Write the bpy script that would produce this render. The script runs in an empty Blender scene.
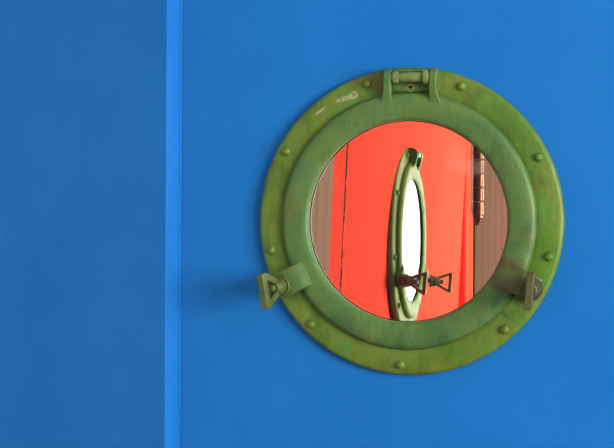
import bpy, bmesh, math
from mathutils import Vector, Matrix, noise
R = math.radians
C = bpy.context.scene.collection
sc = bpy.context.scene

# ------------------------------------------------------------------ helpers
def mesh_obj(name, bm, mat, parent=None, smooth=True, bevel=0, seg=2, angle=40):
    bmesh.ops.recalc_face_normals(bm, faces=bm.faces)
    me = bpy.data.meshes.new(name)
    bm.to_mesh(me); bm.free()
    if mat: me.materials.append(mat)
    o = bpy.data.objects.new(name, me); C.objects.link(o)
    if parent: o.parent = parent
    if smooth:
        for p in me.polygons: p.use_smooth = True
        me.set_sharp_from_angle(angle=R(angle))
    if bevel:
        b = o.modifiers.new('bevel', 'BEVEL'); b.width = bevel; b.segments = seg
        b.limit_method = 'ANGLE'; b.angle_limit = R(35); b.harden_normals = False
    return o

def add_prism(bm, pts, vec):
    """closed polygon pts (3-D) extruded along vec"""
    a = [bm.verts.new(p) for p in pts]
    b = [bm.verts.new(Vector(p) + Vector(vec)) for p in pts]
    bm.faces.new(a); bm.faces.new(b[::-1])
    n = len(pts)
    for i in range(n):
        bm.faces.new((a[i], b[i], b[(i+1) % n], a[(i+1) % n]))

def add_box(bm, lo, hi, M=None):
    x0, y0, z0 = lo; x1, y1, z1 = hi
    ps = [Vector(p) for p in ((x0,y0,z0),(x1,y0,z0),(x1,y1,z0),(x0,y1,z0))]
    v = Vector((0,0,z1-z0))
    if M: ps = [M @ p for p in ps]; v = M.to_3x3() @ v
    add_prism(bm, ps, v)

def add_lathe(bm, prof, M, n=128, closed=True):
    """prof [(r,h)] turned about local axis +Z of M"""
    rows = []
    for r, h in prof:
        if r < 1e-6:
            rows.append([bm.verts.new(M @ Vector((0,0,h)))])
        else:
            rows.append([bm.verts.new(M @ Vector((r*math.cos(2*math.pi*k/n), r*math.sin(2*math.pi*k/n), h))) for k in range(n)])
    pairs = list(zip(rows, rows[1:]))
    if closed: pairs.append((rows[-1], rows[0]))
    for a, b in pairs:
        for k in range(n):
            k2 = (k+1) % n
            if len(a) == 1 and len(b) == 1: continue
            if len(a) == 1: bm.faces.new((a[0], b[k], b[k2]))
            elif len(b) == 1: bm.faces.new((a[k], b[0], a[k2]))
            else: bm.faces.new((a[k], b[k], b[k2], a[k2]))

def frame(origin, axis, up=(0,0,1)):
    """matrix whose +Z is axis and whose Y is close to up"""
    z = Vector(axis).normalized(); u = Vector(up)
    y = (u - z*u.dot(z)).normalized(); x = y.cross(z)
    M = Matrix((x, y, z)).transposed().to_4x4(); M.translation = Vector(origin)
    return M

def add_bar(bm, p, q, w, t, side):
    """rectangular bar from p to q, w wide along side, t thick"""
    p, q = Vector(p), Vector(q); d = (q-p).normalized(); s = Vector(side)
    s = (s - d*s.dot(d)).normalized(); n = d.cross(s)
    add_prism(bm, [p+s*w/2+n*t/2, p-s*w/2+n*t/2, p-s*w/2-n*t/2, p+s*w/2-n*t/2], q-p)

def plate_with_hole(bm, u0, u1, v0, v1, cu, cv, r, thick, M, n=96):
    """rectangle with a round hole in local XY of M, thick along local -Z"""
    ang = [2*math.pi*k/n for k in range(n)]
    for cx, cy in ((u0,v0),(u1,v0),(u1,v1),(u0,v1)):
        ang.append(math.atan2(cy-cv, cx-cu) % (2*math.pi))
    ang = sorted(set(round(a, 9) for a in ang))
    inn, out = [], []
    for a in ang:
        c, s = math.cos(a), math.sin(a)
        ts = []
        if c > 1e-9: ts.append((u1-cu)/c)
        if c < -1e-9: ts.append((u0-cu)/c)
        if s > 1e-9: ts.append((v1-cv)/s)
        if s < -1e-9: ts.append((v0-cv)/s)
        t = min(x for x in ts if x > 0)
        inn.append((cu+r*c, cv+r*s)); out.append((cu+t*c, cv+t*s))
    V = lambda L, z: [bm.verts.new(M @ Vector((p[0], p[1], z))) for p in L]
    fi, fo, bi, bo = V(inn,0), V(out,0), V(inn,-thick), V(out,-thick)
    m = len(ang)
    for k in range(m):
        j = (k+1) % m
        bm.faces.new((fi[k], fo[k], fo[j], fi[j])); bm.faces.new((bi[k], bi[j], bo[j], bo[k]))
        bm.faces.new((fi[k], fi[j], bi[j], bi[k])); bm.faces.new((fo[k], bo[k], bo[j], fo[j]))

def plate_rect_hole(bm, lo, hi, hlo, hhi, M, thick):
    """rectangle with a rectangular hole (u,v) in local XY of M"""
    (u0,v0),(u1,v1),(a0,b0),(a1,b1) = lo, hi, hlo, hhi
    o = [(u0,v0),(u1,v0),(u1,v1),(u0,v1)]; i = [(a0,b0),(a1,b0),(a1,b1),(a0,b1)]
    V = lambda L, z: [bm.verts.new(M @ Vector((p[0], p[1], z))) for p in L]
    fo, fi, bo, bi = V(o,0), V(i,0), V(o,-thick), V(i,-thick)
    for k in range(4):
        j = (k+1) % 4
        bm.faces.new((fo[k],fo[j],fi[j],fi[k])); bm.faces.new((bo[k],bi[k],bi[j],bo[j]))
        bm.faces.new((fo[k],bo[k],bo[j],fo[j])); bm.faces.new((fi[k],fi[j],bi[j],bi[k]))

def structure(o): o['kind'] = 'structure'; return o

# ---------------------------------------------------------------- materials
class NT:
    def __init__(s, name):
        s.m = bpy.data.materials.new(name); s.m.use_nodes = True
        s.t = s.m.node_tree; s.t.nodes.clear()
        s.out = s.t.nodes.new('ShaderNodeOutputMaterial')
        s.co = s.t.nodes.new('ShaderNodeTexCoord')
    def n(s, kind, **kw):
        d = s.t.nodes.new(kind)
        for k, v in kw.items():
            if k in d.inputs: d.inputs[k].default_value = v
            else: setattr(d, k, v)
        return d
    def l(s, a, b): s.t.links.new(a, b)
    def noise(s, scale, detail=3, vec=None, rough=.55, dist=0):
        d = s.n('ShaderNodeTexNoise'); d.inputs['Scale'].default_value = scale
        d.inputs['Detail'].default_value = detail; d.inputs['Roughness'].default_value = rough
        d.inputs['Distortion'].default_value = dist
        s.l(vec or s.co.outputs['Object'], d.inputs['Vector']); return d.outputs['Fac']
    def ramp(s, fac, stops):
        d = s.n('ShaderNodeValToRGB'); e = d.color_ramp.elements
        while len(e) < len(stops): e.new(.5)
        for el, (p, c) in zip(e, stops): el.position = p; el.color = c if len(c) == 4 else (*c, 1)
        s.l(fac, d.inputs['Fac']); return d.outputs['Color']
    def mix(s, fac, a, b, mode='MIX'):
        d = s.n('ShaderNodeMixRGB'); d.blend_type = mode
        for v, k in ((fac,'Fac'),(a,'Color1'),(b,'Color2')):
            if isinstance(v, bpy.types.NodeSocket): s.l(v, d.inputs[k])
            else: d.inputs[k].default_value = v if not isinstance(v, tuple) or len(v) == 4 else (*v, 1)
        return d.outputs['Color']
    def math(s, op, a, b=0.0, clamp=False):
        d = s.n('ShaderNodeMath'); d.operation = op; d.use_clamp = clamp
        for v, i in ((a,0),(b,1)):
            if isinstance(v, bpy.types.NodeSocket): s.l(v, d.inputs[i])
            else: d.inputs[i].default_value = v
        return d.outputs[0]
    def mapping(s, loc=(0,0,0), rot=(0,0,0), scale=(1,1,1), kind='POINT'):
        d = s.n('ShaderNodeMapping'); d.vector_type = kind
        d.inputs['Location'].default_value = loc; d.inputs['Rotation'].default_value = rot
        d.inputs['Scale'].default_value = scale
        s.l(s.co.outputs['Object'], d.inputs['Vector']); return d.outputs['Vector']
    def spot(s, loc, ax, roll=0):
        """1 at loc, 0 outside an ellipsoid with semi-axes ax, turned by roll about Y"""
        v = s.mapping(loc=loc, rot=(0, roll, 0), scale=ax, kind='TEXTURE')
        d = s.n('ShaderNodeVectorMath'); d.operation = 'LENGTH'; s.l(v, d.inputs[0])
        return s.math('SUBTRACT', 1.0, d.outputs['Value'], True)
    def principled(s, col, rough=.5, metal=0.0, bump=None, strength=.2, dist=.002, spec=.5):
        p = s.n('ShaderNodeBsdfPrincipled')
        for v, k in ((col,'Base Color'),(rough,'Roughness'),(metal,'Metallic'),(spec,'Specular IOR Level')):
            if isinstance(v, bpy.types.NodeSocket): s.l(v, p.inputs[k])
            else: p.inputs[k].default_value = v if not isinstance(v, tuple) else (*v, 1)
        if bump is not None:
            b = s.n('ShaderNodeBump'); b.inputs['Strength'].default_value = strength
            b.inputs['Distance'].default_value = dist
            s.l(bump, b.inputs['Height']); s.l(b.outputs[0], p.inputs['Normal'])
        s.l(p.outputs[0], s.out.inputs['Surface']); return p

def paint(name, a, b, rough=.5, scale=9, bump_scale=260, strength=.12, spec=.15):
    t = NT(name)
    c = t.mix(t.ramp(t.noise(scale, 4), [(.3,(0,0,0)),(.7,(1,1,1))]), a, b)
    fine = t.noise(420, 2)
    c = t.mix(.12, c, t.ramp(fine, [(.3,(.5,.5,.5)),(.7,(1.4,1.4,1.4))]), 'MULTIPLY')
    t.principled(c, rough, bump=t.noise(bump_scale, 3), strength=strength, dist=.001, spec=spec)
    return t.m

def patina(name, stops, brown=.35, scale=22, rough=(.38,.6), chip=None, blots=(), spec=.5, metal=.12):
    t = NT(name)
    c = t.ramp(t.noise(scale, 5, rough=.62, dist=.4), stops)
    bm_ = t.ramp(t.noise(scale*1.7, 4, vec=t.mapping(loc=(3.1,1.7,.4))), [(.52,(0,0,0)),(.72,(1,1,1))])
    c = t.mix(t.math('MULTIPLY', bm_, brown), c, (.13,.085,.025))
    pale = t.ramp(t.noise(scale*2.6, 5, vec=t.mapping(loc=(1.3,7.7,2.4))), [(.6,(0,0,0)),(.8,(1,1,1))])
    c = t.mix(t.math('MULTIPLY', pale, .35), c, (.21,.27,.12))
    for loc, ax, roll, col, amt in blots:
        sp = t.math('MULTIPLY', t.spot(loc, ax, roll), 2.2, True)
        k = t.math('MULTIPLY', sp, t.ramp(t.noise(60, 4), [(.25,(.35,.35,.35)),(.6,(1,1,1))]))
        c = t.mix(t.math('MULTIPLY', k, amt), c, col)
    if chip:
        for loc, ax, roll in chip:
            k = t.math('MULTIPLY', t.math('MULTIPLY', t.spot(loc, ax, roll), 5, True),
                       t.ramp(t.noise(170, 4), [(.36,(0,0,0)),(.46,(1,1,1))]))
            c = t.mix(t.math('MULTIPLY', k, .85), c, (.42,.38,.2))
    streak = t.noise(26, 6, vec=t.mapping(rot=(0,.5,0), scale=(6,6,1.1)), rough=.7)
    c = t.mix(.5, c, t.ramp(streak, [(.3,(.66,.66,.62)),(.5,(1,1,1)),(.7,(1.3,1.28,1.2))]), 'MULTIPLY')
    rg = t.n('ShaderNodeMapRange'); t.l(t.noise(60, 3), rg.inputs[0])
    rg.inputs[3].default_value, rg.inputs[4].default_value = rough
    t.principled(c, rg.outputs[0], metal=metal, bump=t.noise(150, 5), strength=.35, dist=.002, spec=spec)
    return t.m

def wood(name, a, b, axis='Y', pitch=14.0):
    t = NT(name)
    v = t.mapping(scale=(30,30,1.2))
    c = t.mix(t.ramp(t.noise(3, 5, vec=v), [(.3,(0,0,0)),(.7,(1,1,1))]), a, b)
    sx = t.n('ShaderNodeSeparateXYZ'); t.l(t.co.outputs['Object'], sx.inputs[0])
    w = t.math('FRACT', t.math('MULTIPLY', sx.outputs[axis], pitch))
    g = t.ramp(w, [(0,(.72,.7,.68)),(.12,(1,1,1)),(.9,(1,1,1)),(1,(.72,.7,.68))])
    c = t.mix(.8, c, g, 'MULTIPLY')
    t.principled(c, .5, bump=w, strength=.05, spec=0)
    return t.m

def glass(name, smudge=None):
    t = NT(name)
    tr = t.n('ShaderNodeBsdfTransparent'); tr.inputs[0].default_value = (.97,.985,.975,1)
    gl = t.n('ShaderNodeBsdfGlossy'); gl.inputs['Roughness'].default_value = .015
    fr = t.n('ShaderNodeFresnel'); fr.inputs[0].default_value = 1.33
    mx = t.n('ShaderNodeMixShader'); t.l(fr.outputs[0], mx.inputs[0]); t.l(tr.outputs[0], mx.inputs[1]); t.l(gl.outputs[0], mx.inputs[2])
    res = mx.outputs[0]
    if smudge:
        df = t.n('ShaderNodeBsdfDiffuse'); df.inputs[0].default_value = (.62,.42,.36,1)
        k = 0
        for loc, ax, roll, amt in smudge:
            s_ = t.math('MULTIPLY', t.math('POWER', t.spot(loc, ax, roll), 1.3), amt)
            k = s_ if k == 0 else t.math('MAXIMUM', k, s_)
        m2 = t.n('ShaderNodeMixShader'); t.l(k, m2.inputs[0]); t.l(res, m2.inputs[1]); t.l(df.outputs[0], m2.inputs[2])
        res = m2.outputs[0]
    t.l(res, t.out.inputs['Surface']); return t.m

def plain(name, col, rough=.6, metal=0.0, spec=.5):
    t = NT(name); t.principled(t.mix(t.ramp(t.noise(30,3),[(.3,(0,0,0)),(.7,(1,1,1))]), col, tuple(x*.8 for x in col)), rough, metal, spec=spec)
    return t.m

BLUE = paint('blue_paint', (.009,.168,.555), (.013,.186,.60), rough=.5)
BLUE_EDGE = BLUE
RED = paint('red_paint', (.80,.060,.032), (.86,.068,.037), rough=.75, scale=5, spec=0)
WHITE = paint('white_paint', (.72,.70,.66), (.78,.76,.72), rough=.6)
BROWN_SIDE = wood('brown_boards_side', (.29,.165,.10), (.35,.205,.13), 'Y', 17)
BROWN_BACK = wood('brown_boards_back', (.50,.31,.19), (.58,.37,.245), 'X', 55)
FLOORW = wood('floor_boards', (.22,.12,.06), (.3,.17,.09), 'X', 9)
GREY = paint('grey_paint', (.30,.31,.33), (.36,.37,.39), rough=.6)
DARK = plain('rubber_and_gap_shade', (.012,.012,.010), .8, spec=.02)  # gasket rubber; also the painted shade in the gap by the hinge
HOLE = plain('dark_hole', (.006,.006,.005), .9)
RIM_GLINT = plain('rim_highlight', (.42,.46,.28), .8, spec=.04)  # pale colour stands in for the highlight on the lip
BRASS = plain('hinge_brass', (.13,.045,.020), .32, .75)
FLANGE_STOPS = [(.30,(.060,.120,.014)), (.44,(.115,.210,.024)), (.54,(.165,.235,.026)), (.62,(.100,.240,.034)), (.72,(.15,.29,.04))]
BEZEL_STOPS = [(.30,(.050,.130,.042)), (.44,(.080,.185,.046)), (.54,(.120,.210,.050)), (.62,(.085,.205,.062)), (.74,(.15,.25,.06))]
KNOB_STOPS = [(.28,(.06,.085,.016)), (.48,(.095,.135,.028)), (.62,(.13,.14,.035)), (.78,(.08,.15,.04))]
FLANGE = patina('patina_flange', FLANGE_STOPS, .5,
    chip=[((-.074,-.010,.1445), (.015,.02,.0032), -.28), ((-.064,-.010,.1480), (.006,.02,.005), -.2), ((-.105,-.010,.130), (.008,.02,.002), -.6)],
    blots=[((.125,-.01,.105),(.06,.03,.05),.7,(.07,.19,.012),.8), ((.155,-.01,-.045),(.03,.03,.05),.2,(.085,.22,.010),.9),
           ((-.03,-.01,.165),(.06,.03,.02),.2,(.15,.12,.018),.8), ((.06,-.01,-.15),(.06,.03,.02),-.4,(.10,.19,.015),.7)])
FLANGE_FAR = patina('patina_flange_far', [(.28,(.065,.115,.016)), (.46,(.11,.175,.026)), (.60,(.14,.185,.03)), (.75,(.10,.19,.03))], .3, spec=.03, metal=0)
BEZEL = patina('patina_bezel', BEZEL_STOPS, .35, scale=16,
    blots=[((.118,-.018,-.062),(.03,.03,.026),.5,(.09,.055,.02),.9)])
KNOB = patina('patina_knob', KNOB_STOPS, .7, scale=45)
KNOB_DARK = patina('patina_knob_dark', [(.3,(.06,.05,.014)),(.5,(.09,.075,.02)),(.7,(.10,.11,.03)),(.8,(.12,.10,.04))], .7, scale=45)
PIN = patina('patina_pin', [(.3,(.15,.22,.05)),(.5,(.19,.26,.07)),(.7,(.23,.27,.08)),(.8,(.2,.26,.09))], .15, scale=40)
GLASS_NEAR = glass('glass_near', [((.068,0,.064),(.036,.02,.014),.2,.45), ((.058,0,.078),(.020,.02,.014),.3,.25), ((.087,0,.060),(.024,.02,.010),.2,.35)])
GLASS_FAR = glass('glass_far')

# ----------------------------------------------------------------- porthole
# local axes: the axis of the porthole is -Y (towards the viewer), X right, Z up; origin on the wall plane
AX = Matrix(((1,0,0,0),(0,0,-1,0),(0,1,0,0),(0,0,0,1)))     # local Z of a lathe -> -Y
mm = .001
def P(x, h, z): return Vector((x*mm, -h*mm, z*mm))

def make_porthole(loc, rot, label, M, gh=1.6):
    root = bpy.data.objects.new('porthole', None); C.objects.link(root)
    root.empty_display_size = .05
    root.location = loc; root.rotation_euler = rot
    root['label'] = label; root['category'] = 'porthole'; root['group'] = 'green brass portholes'
    S = lambda prof: [(r*mm, h*mm) for r, h in prof]
    # fixed flange on the wall
    bm = bmesh.new()
    add_lathe(bm, S([(180,-.2),(180,5.2),(179.3,7.4),(177.4,9),(174.5,9.8),(165,10.3),(155,10.6),(152,10.3),(149,9.6),(147,6),(121,6),(121,-.2)]), AX, 160)
    mesh_obj('flange', bm, M['flange'], root)
    # hinged ring that carries the glass
    bm = bmesh.new()
    add_lathe(bm, S([(148,6.2),(150,10.2),(149.6,13.4),(148.4,15.8),(146.6,17.4),(144,18.4),(139,19),(132,18.9),(126,18.2),(121.5,17.4),(119.9,16.6),(118.4,15.4),(117.7,13.8),
                     (117.5,9),(117.5,1.2),(120.7,1.2),(120.5,6.2)]), AX, 160)
    bezel = mesh_obj('bezel', bm, M['bezel'], root)
    bm = bmesh.new()
    add_lathe(bm, S([(117.45,gh+2.3),(116.8,gh+1.8),(116.4,gh-.2),(116.6,gh-2),(117.45,gh-2.4)]), AX, 128)
    mesh_obj('gasket', bm, DARK, root)
    bm = bmesh.new()
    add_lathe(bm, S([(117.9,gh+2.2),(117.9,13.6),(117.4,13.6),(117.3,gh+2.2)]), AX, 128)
    mesh_obj('added_rim', bm, M['rim'], root)  # added ring for the lip's highlight, painted pale on the near porthole
    bm = bmesh.new()
    add_lathe(bm, S([(0,gh),(117.7,gh),(117.7,gh-3.4),(0,gh-3.4)]), AX, 96, closed=False)
    mesh_obj('glass_pane', bm, M['glass'], root)
    # nine domed bolt heads
    for deg in (22,64.2,103.6,137.4,182.3,223,257.8,299.4,343.2):
        a = R(deg)
        c = P(168*math.sin(a), 10, 168*math.cos(a))
        bm = bmesh.new()
        A = AX.copy(); A.translation = c
        add_lathe(bm, S([(0,5.2),(2.0,4.9),(3.8,3.9),(5.0,2.2),(5.6,.2),(5.6,-1.5),(0,-1.5)]), A, 20, closed=False)
        mesh_obj('bolt_head', bm, M['flange'], root)
    # ---- hinge at the top
    for x0, x1, fl in ((-26.5,-17.5,-1), (27,36,1)):
        prof = [(133,17.5),(140,20),(147,24),(153,25),(160,26.8),(167,27),(172,25.5),(175.4,22),(177,17),(177.2,9.5),(150.5,9.5),(148,16),(138,16)]
        bm = bmesh.new()
        a = []; b = []
        for z, h in prof:
            flare = max(0, 152-z)**1.4*.10*fl
            a.append(bm.verts.new(P(x0+(flare if fl < 0 else 0), h, z))); b.append(bm.verts.new(P(x1+(flare if fl > 0 else 0), h, z)))
        bm.faces.new(a); bm.faces.new(b[::-1])
        for i in range(len(a)):
            j = (i+1) % len(a); bm.faces.new((a[i], b[i], b[j], a[j]))
        mesh_obj('hinge_arm', bm, M['bezel'], bezel, bevel=.0026, seg=3)
    bm = bmesh.new()
    add_prism(bm, [P(-17,9.5,150),P(-17,13,150.4),P(-17,14.4,153),P(-17,12.5,162),P(-17,12,170),P(-17,17,172.5),P(-17,18,175),P(-17,15,177.5),P(-17,9.5,178.3)], P(43.5,0,0))
    A = AX.copy(); A.translation = P(4,13.7,155)
    seat = mesh_obj('hinge_seat', bm, M['bezel'], root, bevel=.001)
    bm = bmesh.new(); add_lathe(bm, S([(2.7,1.2),(4.8,1.0),(5.2,-.6),(2.7,-.6)]), A, 24)
    mesh_obj('eyelet', bm, M['pin'], seat)
    bm = bmesh.new(); add_lathe(bm, S([(0,.35),(2.75,.35),(2.75,-.6),(0,-.6)]), A, 20, closed=False)
    mesh_obj('hole', bm, HOLE, seat)
    bm = bmesh.new()
    add_lathe(bm, S([(0,-24),(5,-24),(5.2,-14.5),(5.8,-13),(5.8,12),(5.2,13.5),(5,24),(0,24)]), frame(P(4.8,21.5,166.5), (1,0,0)), 28, closed=False)
    mesh_obj('hinge_pin', bm, M['pin'], seat)
    for xa, xb, rr in ((-21.2,-14.5,7.6), (14,20.5,8.8)):
        bm = bmesh.new()
        add_lathe(bm, S([(5.0,xa+1),(rr-.8,xa+1),(rr,xa+1.8),(rr,xb+.2),(rr-.8,xb+1),(5.0,xb+1)]), frame(P(4.8,21.5,166.5), (1,0,0)), 6)
        mesh_obj('hinge_nut', bm, M['pin'], seat, bevel=.0006)
    # ---- two swing-bolt clamps, lower left and lower right
    for sgn in (-1, 1):
        a = R(27.5); rad = Vector((sgn*math.cos(a), 0, -math.sin(a))); tan = Vector((sgn*math.sin(a), 0, math.cos(a)))
        out = Vector((0,-1,0))
        L = lambda r, t, h: (rad*r + tan*t + out*h)*mm
        bm = bmesh.new()       # forked lug growing out of the ring
        prof = [(134,18.6),(139,22.5),(145,25),(152,25.4),(158,24.5)]
        for side, pts in ((0, [(124,16.6),(131,18.4),(138,21.2),(143,23.2),(148,24.2),(156,24),(156,11.2),(150.6,11.2),(147,15)]),
                          (1, [(155.5,24.6),(164,23.6),(169.5,21),(172,17),(171,12.5),(168,11.2),(155.5,11.2)]),
                          (-1, [(155.5,24.6),(164,23.6),(169.5,21),(172,17),(171,12.5),(168,11.2),(155.5,11.2)])):
            t0, t1 = ((-15,15) if side == 0 else ((5.5,14.6) if side > 0 else (-14.6,-5.5)))
            add_prism(bm, [L(r,t0,h) for r, h in pts], tan*(t1-t0)*mm)
        mesh_obj('clamp_lug', bm, M['lug'] if sgn > 0 else M['bezel'], bezel, bevel=.0034, seg=4)
        tilt = R(M['tilt_r'] if sgn > 0 else 16)
        axis = (out*math.cos(tilt) + rad*math.sin(tilt)).normalized()
        o = L(163,0,16.5)
        K = M['knob_r'] if sgn > 0 else M['knob_l']
        bm = bmesh.new()       # the screw, ending in a pivot eye
        F = frame(o, axis)
        add_lathe(bm, S([(0,-3),(4.7,-3),(4.7,36),(3.8,37.5),(0,37.5)]), F, 20, closed=False)
        add_lathe(bm, S([(0,-5.4),(6,-5.4),(6,5.4),(0,5.4)]), frame(o, tan), 20, closed=False)
        screw = mesh_obj('clamp_screw', bm, K, root)
        bm = bmesh.new()
        add_lathe(bm, S([(4.7,9.5),(11.5,9.5),(13,10.5),(13.2,13.5),(12.4,15),(4.7,15.2)]), F, 32)
        mesh_obj('washer', bm, K, screw)
        bm = bmesh.new()       # triangular wing nut
        add_lathe(bm, S([(4.7,15.3),(10.6,15.3),(11,17),(10.2,22),(8.8,27.5),(7,30.5),(4.7,31)]), F, 28)
        bar = F.to_3x3() @ Vector((0.10*sgn,1,0)); bar.normalize()
        side = axis.cross(bar)
        def Q(d, s): return o + axis*d*mm + bar*s*mm
        for s in (-1, 1):
            add_bar(bm, Q(23, 5.5*s), Q(49, 17.5*s), (8 if M is near else 5.5)*mm, (8.5 if M is near else 6)*mm, bar)
        add_bar(bm, Q(51,-20.5), Q(51,20.5), (8.5 if M is near else 6)*mm, (10.5 if M is near else 7)*mm, side)
        mesh_obj('wing_nut', bm, K, screw, bevel=(.0038 if M is near else .0018), seg=3)
    return root

near = dict(flange=FLANGE, bezel=BEZEL, pin=PIN, lug=BEZEL, knob_l=KNOB, knob_r=KNOB_DARK, glass=GLASS_NEAR, rim=RIM_GLINT, tilt_r=2)
far = dict(flange=FLANGE_FAR, bezel=FLANGE_FAR, pin=PIN, lug=FLANGE_FAR, knob_l=KNOB_DARK, knob_r=KNOB, glass=GLASS_FAR, rim=FLANGE_FAR, tilt_r=10)

LEAN = .045                     # the cabin side leans inward with the hull
PX, PZ = -.2640, 1.504          # centre of the porthole in the blue wall
RX, RY, RZ = -.440, .965, 1.469  # centre of the porthole in the red door
make_porthole((PX, 0, PZ), (0,0,0), 'large round green porthole with bolted rim, mounted on the blue wall', near, 9)
make_porthole((RX, RY, RZ), (0, math.atan(LEAN), R(90)), 'green porthole on the red door, seen edge-on through the round glass', far, 13.4)

# --------------------------------------------------------------- the setting
H = 2.35
WF = frame((0,0,0), (0,-1,0))       # X right... built for faces looking to -Y
bm = bmesh.new()
Mw = Matrix(((1,0,0,0),(0,0,-1,0),(0,1,0,0),(0,0,0,1)))   # local (u,v,w) -> (x,-w,z)
plate_with_hole(bm, -.5483, 2.6, 0, H, PX, PZ, .140, .05, Mw)
structure(mesh_obj('wall_back', bm, BLUE, smooth=False))
# the wall to the left stands proud on a splayed edge and turns slightly away
bm = bmesh.new()
TURN = math.tan(R(9))
add_prism(bm, [(-.5593,-.018,0),(-.5471,.00196,0),(-.5471,.06,0),(-1.7,.09+1.14*TURN,0),(-1.7,-.018+1.14*TURN,0)], (0,0,H))
structure(mesh_obj('wall_left', bm, BLUE, smooth=True, bevel=.0012))
bm = bmesh.new()
pts = [(-.5484+.0014*math.cos(t), .0001-.0014*math.sin(t), 0) for t in (0,R(30),R(60),R(90),R(120),R(150),R(180))]
add_prism(bm, pts, (0,0,H))
structure(mesh_obj('trim_1', bm, BLUE))

def slab(name, lo, hi, mat):
    bm = bmesh.new(); add_box(bm, lo, hi); return structure(mesh_obj(name, bm, mat, smooth=False))
slab('floor', (-1.8,-3.2,-.05), (2.7,2.35,0), FLOORW)
slab('ceiling', (-1.8,-3.2,H), (2.7,2.35,H+.05), WHITE)
slab('wall_front', (-1.8,-3.25,0), (2.7,-3.2,H), GREY)
# right wall of the front room with its daylight window
W1 = dict(y0=-2.85, y1=-.85, z0=1.1, z1=2.3)
bm = bmesh.new()
Mr = Matrix(((0,0,-1,2.6),(1,0,0,0),(0,1,0,0),(0,0,0,1)))   # local (u,v,w)->(2.6-w, u, v)
plate_rect_hole(bm, (-3.2,0), (0,H), (W1['y0'],W1['z0']), (W1['y1'],W1['z1']), Mr, .08)
structure(mesh_obj('wall_right', bm, WHITE, smooth=False))

def window_frame(name, lo, hi, M, parent_mat, glassm, bars=1):
    (u0,v0),(u1,v1) = lo, hi
    bm = bmesh.new(); w = .035
    plate_rect_hole(bm, (u0+.0005,v0+.0005), (u1-.0005,v1-.0005), (u0+w,v0+w), (u1-w,v1-w), M, .04)
    for i in range(1, bars+1):
        um = u0 + (u1-u0)*i/(bars+1)
        add_box(bm, (um-.012, v0+w-.003, -.032), (um+.012, v1-w+.003, -.008), M)
    o = structure(mesh_obj(name, bm, parent_mat, smooth=False))
    bm = bmesh.new(); add_box(bm, (u0+w, v0+w, -.024), (u1-w, v1-w, -.020), M)
    mesh_obj('window_pane', bm, glassm, o, smooth=False)
    return o
Mr2 = Matrix(((0,0,-1,2.60),(1,0,0,0),(0,1,0,0),(0,0,0,1)))
window_frame('window_1', (W1['y0'],W1['z0']), (W1['y1'],W1['z1']), Mr2, WHITE, GLASS_FAR)
# left wall of the front room, beyond the frame
slab('wall_side', (-1.8,-3.2,0), (-1.7,.12,H), WHITE)

# ---- the cabin behind the blue wall
FY = 2.2
W2 = dict(x0=-.335, x1=.45, z0=1.02, z1=1.95)
bm = bmesh.new()
Mf = Matrix(((1,0,0,0),(0,0,-1,FY),(0,1,0,0),(0,0,0,1)))
plate_rect_hole(bm, (-.52,0), (1.6,H), (W2['x0'],W2['z0']), (W2['x1'],W2['z1']), Mf, .06)
structure(mesh_obj('wall_far', bm, BROWN_BACK, smooth=False))
window_frame('window_2', (W2['x0'],W2['z0']), (W2['x1'],W2['z1']), Mf, WHITE, GLASS_FAR, bars=0)
W3 = dict(y0=1.3, y1=2.15, z0=.95, z1=1.95)
bm = bmesh.new()
Mc = Matrix(((0,0,-1,1.6),(1,0,0,0),(0,1,0,0),(0,0,0,1)))
plate_rect_hole(bm, (.0,0), (2.26,H), (W3['y0'],W3['z0']), (W3['y1'],W3['z1']), Mc, .06)
structure(mesh_obj('wall_cabin', bm, WHITE, smooth=False))
window_frame('fill_window', (W3['y0'],W3['z0']), (W3['y1'],W3['z1']), Mc, WHITE, GLASS_FAR)  # unseen window, added to let in the side fill light

# red door in the cabin's left side
bm = bmesh.new()
c_, s_ = math.cos(math.atan(LEAN)), math.sin(math.atan(LEAN))
Ms = Matrix(((0,s_,c_,RX),(1,0,0,RY),(0,c_,-s_,RZ),(0,0,0,1)))    # (u,v,w) in the leaning plane of the door
DY0, DY1 = .411, 1.925
plate_with_hole(bm, DY0-RY, 1.905-RY, -1.43, .66, 0, 0, .140, .035, Ms)
door = structure(mesh_obj('door_1', bm, RED, smooth=False, bevel=.0012))
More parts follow.
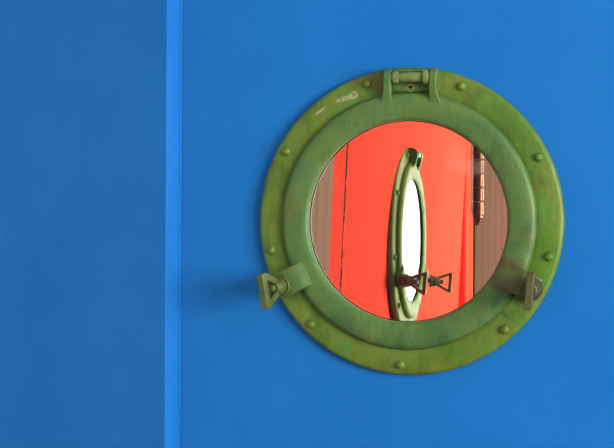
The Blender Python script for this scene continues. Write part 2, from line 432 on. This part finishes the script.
# upright red post the door hangs from
PF = RX + .012
bm = bmesh.new()
add_prism(bm, [(-.50,1.79,0),(PF-.006,1.79,0),(PF-.002,1.7925,0),(PF,1.798,0),(PF,1.845,0),(PF-.004,1.85,0),(PF-.004,1.86,0),(PF,1.865,0),(PF,DY1-.004,0),(PF-.002,DY1,0),(-.50,DY1,0)], (0,0,H))
structure(mesh_obj('trim_3', bm, RED, smooth=False))
def hinge(zc, length, label):
    bm = bmesh.new(); hx, hy = PF+.010, DY1+.010
    add_box(bm, (PF-.001, hy-.06, zc-length/2+.012), (PF+.002, hy-.004, zc+length/2-.012))
    h = mesh_obj('door_hinge', bm, BRASS, None, bevel=.0005)
    h['kind'] = 'thing'; h['label'] = label; h['category'] = 'hinge'
    n = 5; seg = (length-.03)/n
    for k in range(n):
        z0 = zc-length/2+.015+k*seg
        bm = bmesh.new(); F = Matrix.Translation((hx, hy, 0))
        add_lathe(bm, [(.0035,z0+.0012),(.0135,z0+.0012),(.0155,z0+.003),(.0155,z0+seg-.003),(.0135,z0+seg-.0012),(.0035,z0+seg-.0012)], F, 24)
        mesh_obj('knuckle', bm, BRASS, h)
    bm = bmesh.new(); e = length/2
    add_lathe(bm, [(0,zc-e-.012),(.005,zc-e-.010),(.012,zc-e-.003),(.006,zc-e+.004),(.014,zc-e+.009),(.014,zc-e+.015),(.004,zc-e+.016),
                   (.004,zc+e-.016),(.014,zc+e-.015),(.014,zc+e-.009),(.006,zc+e-.004),(.012,zc+e+.003),(.005,zc+e+.010),(0,zc+e+.012)], F, 24, closed=False)
    mesh_obj('pin', bm, BRASS, h)
hinge(1.617, .215, 'dark brass barrel hinge at the right edge of the red door, seen through the glass')

# boards and jambs of that side wall; the near jamb leans inward with the hull
def lean_box(bm, x0, x1, y0, y1, z0, z1):
    add_prism(bm, [(x0+LEAN*(z0-RZ),y0,z0),(x1+LEAN*(z0-RZ),y0,z0),(x1+LEAN*(z0-RZ),y1,z0),(x0+LEAN*(z0-RZ),y1,z0)], (LEAN*(z1-z0),0,z1-z0))
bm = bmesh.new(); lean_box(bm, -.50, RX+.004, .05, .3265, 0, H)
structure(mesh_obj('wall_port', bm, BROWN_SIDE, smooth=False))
bm = bmesh.new(); lean_box(bm, -.50, RX+.004, .3270, .4045, 0, H)
structure(mesh_obj('trim_2', bm, RED, smooth=False))
SEAM = NT('seam_gap_shade')  # dark dashes paint the shade inside the door gap
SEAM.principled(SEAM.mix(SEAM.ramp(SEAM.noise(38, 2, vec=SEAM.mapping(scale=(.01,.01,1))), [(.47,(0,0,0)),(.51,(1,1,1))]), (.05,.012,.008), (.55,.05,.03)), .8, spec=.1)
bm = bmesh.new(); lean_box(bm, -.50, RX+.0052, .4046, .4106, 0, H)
structure(mesh_obj('gap_shade_near', bm, SEAM.m, smooth=False))  # added dark strip in place of the shaded gap between jamb and door
slab('gap_shade_far', (-.52,1.985,0), (-.4575,2.1995,H), DARK)  # black slab painting the shade of the gap beside the hinge

# ------------------------------------------------------------------- lights
def area(name, loc, rot, sx, sy, power, col):
    l = bpy.data.lights.new(name, 'AREA'); l.shape = 'RECTANGLE'; l.size = sx; l.size_y = sy
    l.energy = power; l.color = col
    o = bpy.data.objects.new(name, l); C.objects.link(o); o.location = loc; o.rotation_euler = rot
    return o
area('window_daylight', (2.75,-1.85,1.70), (0,R(90),0), 1.2, 2.0, 190, (1,.97,.93))
area('cabin_daylight', (.06,2.30,1.49), (R(-90),0,0), .74, .90, 28, (1,.95,.85))
area('cabin_side_fill', (1.70,1.725,1.45), (0,R(90),0), .9, .80, 88, (1,.95,.85))  # added fill from an unseen side, brightens the red door and its porthole
def point_light(name, loc, power, r, col):
    l = bpy.data.lights.new(name, 'POINT'); l.energy = power; l.shadow_soft_size = r; l.color = col
    o = bpy.data.objects.new(name, l); C.objects.link(o); o.location = loc
point_light('top_fill', (.5,-1.1,2.15), 3.5, .12, (1,.96,.9))  # added unseen fill, lifts the blue wall towards its top

w = bpy.data.worlds.new('world'); sc.world = w; w.use_nodes = True
bg = w.node_tree.nodes['Background']; bg.inputs[0].default_value = (1,.97,.88,1); bg.inputs[1].default_value = 1.6

# ------------------------------------------------------------------- camera
cam = bpy.data.cameras.new('camera'); cam.sensor_width = 36; cam.lens = 1300*36/614
co = bpy.data.objects.new('camera', cam); C.objects.link(co)
co.rotation_mode = 'QUATERNION'
q = Matrix.Rotation(R(14.4), 3, 'Z') @ Matrix.Rotation(R(90), 3, 'X') @ Matrix.Rotation(R(.3), 3, 'Z')
co.rotation_quaternion = q.to_quaternion(); co.location = (0,-1.507,1.5)
cam.clip_start = .02
sc.camera = co
sc.view_settings.view_transform = 'Standard'; sc.view_settings.look = 'None'
sc.view_settings.gamma = 1; sc.view_settings.use_curve_mapping = False
sc.view_settings.exposure = 0.0
sc.cycles.max_bounces = 10; sc.cycles.transparent_max_bounces = 12
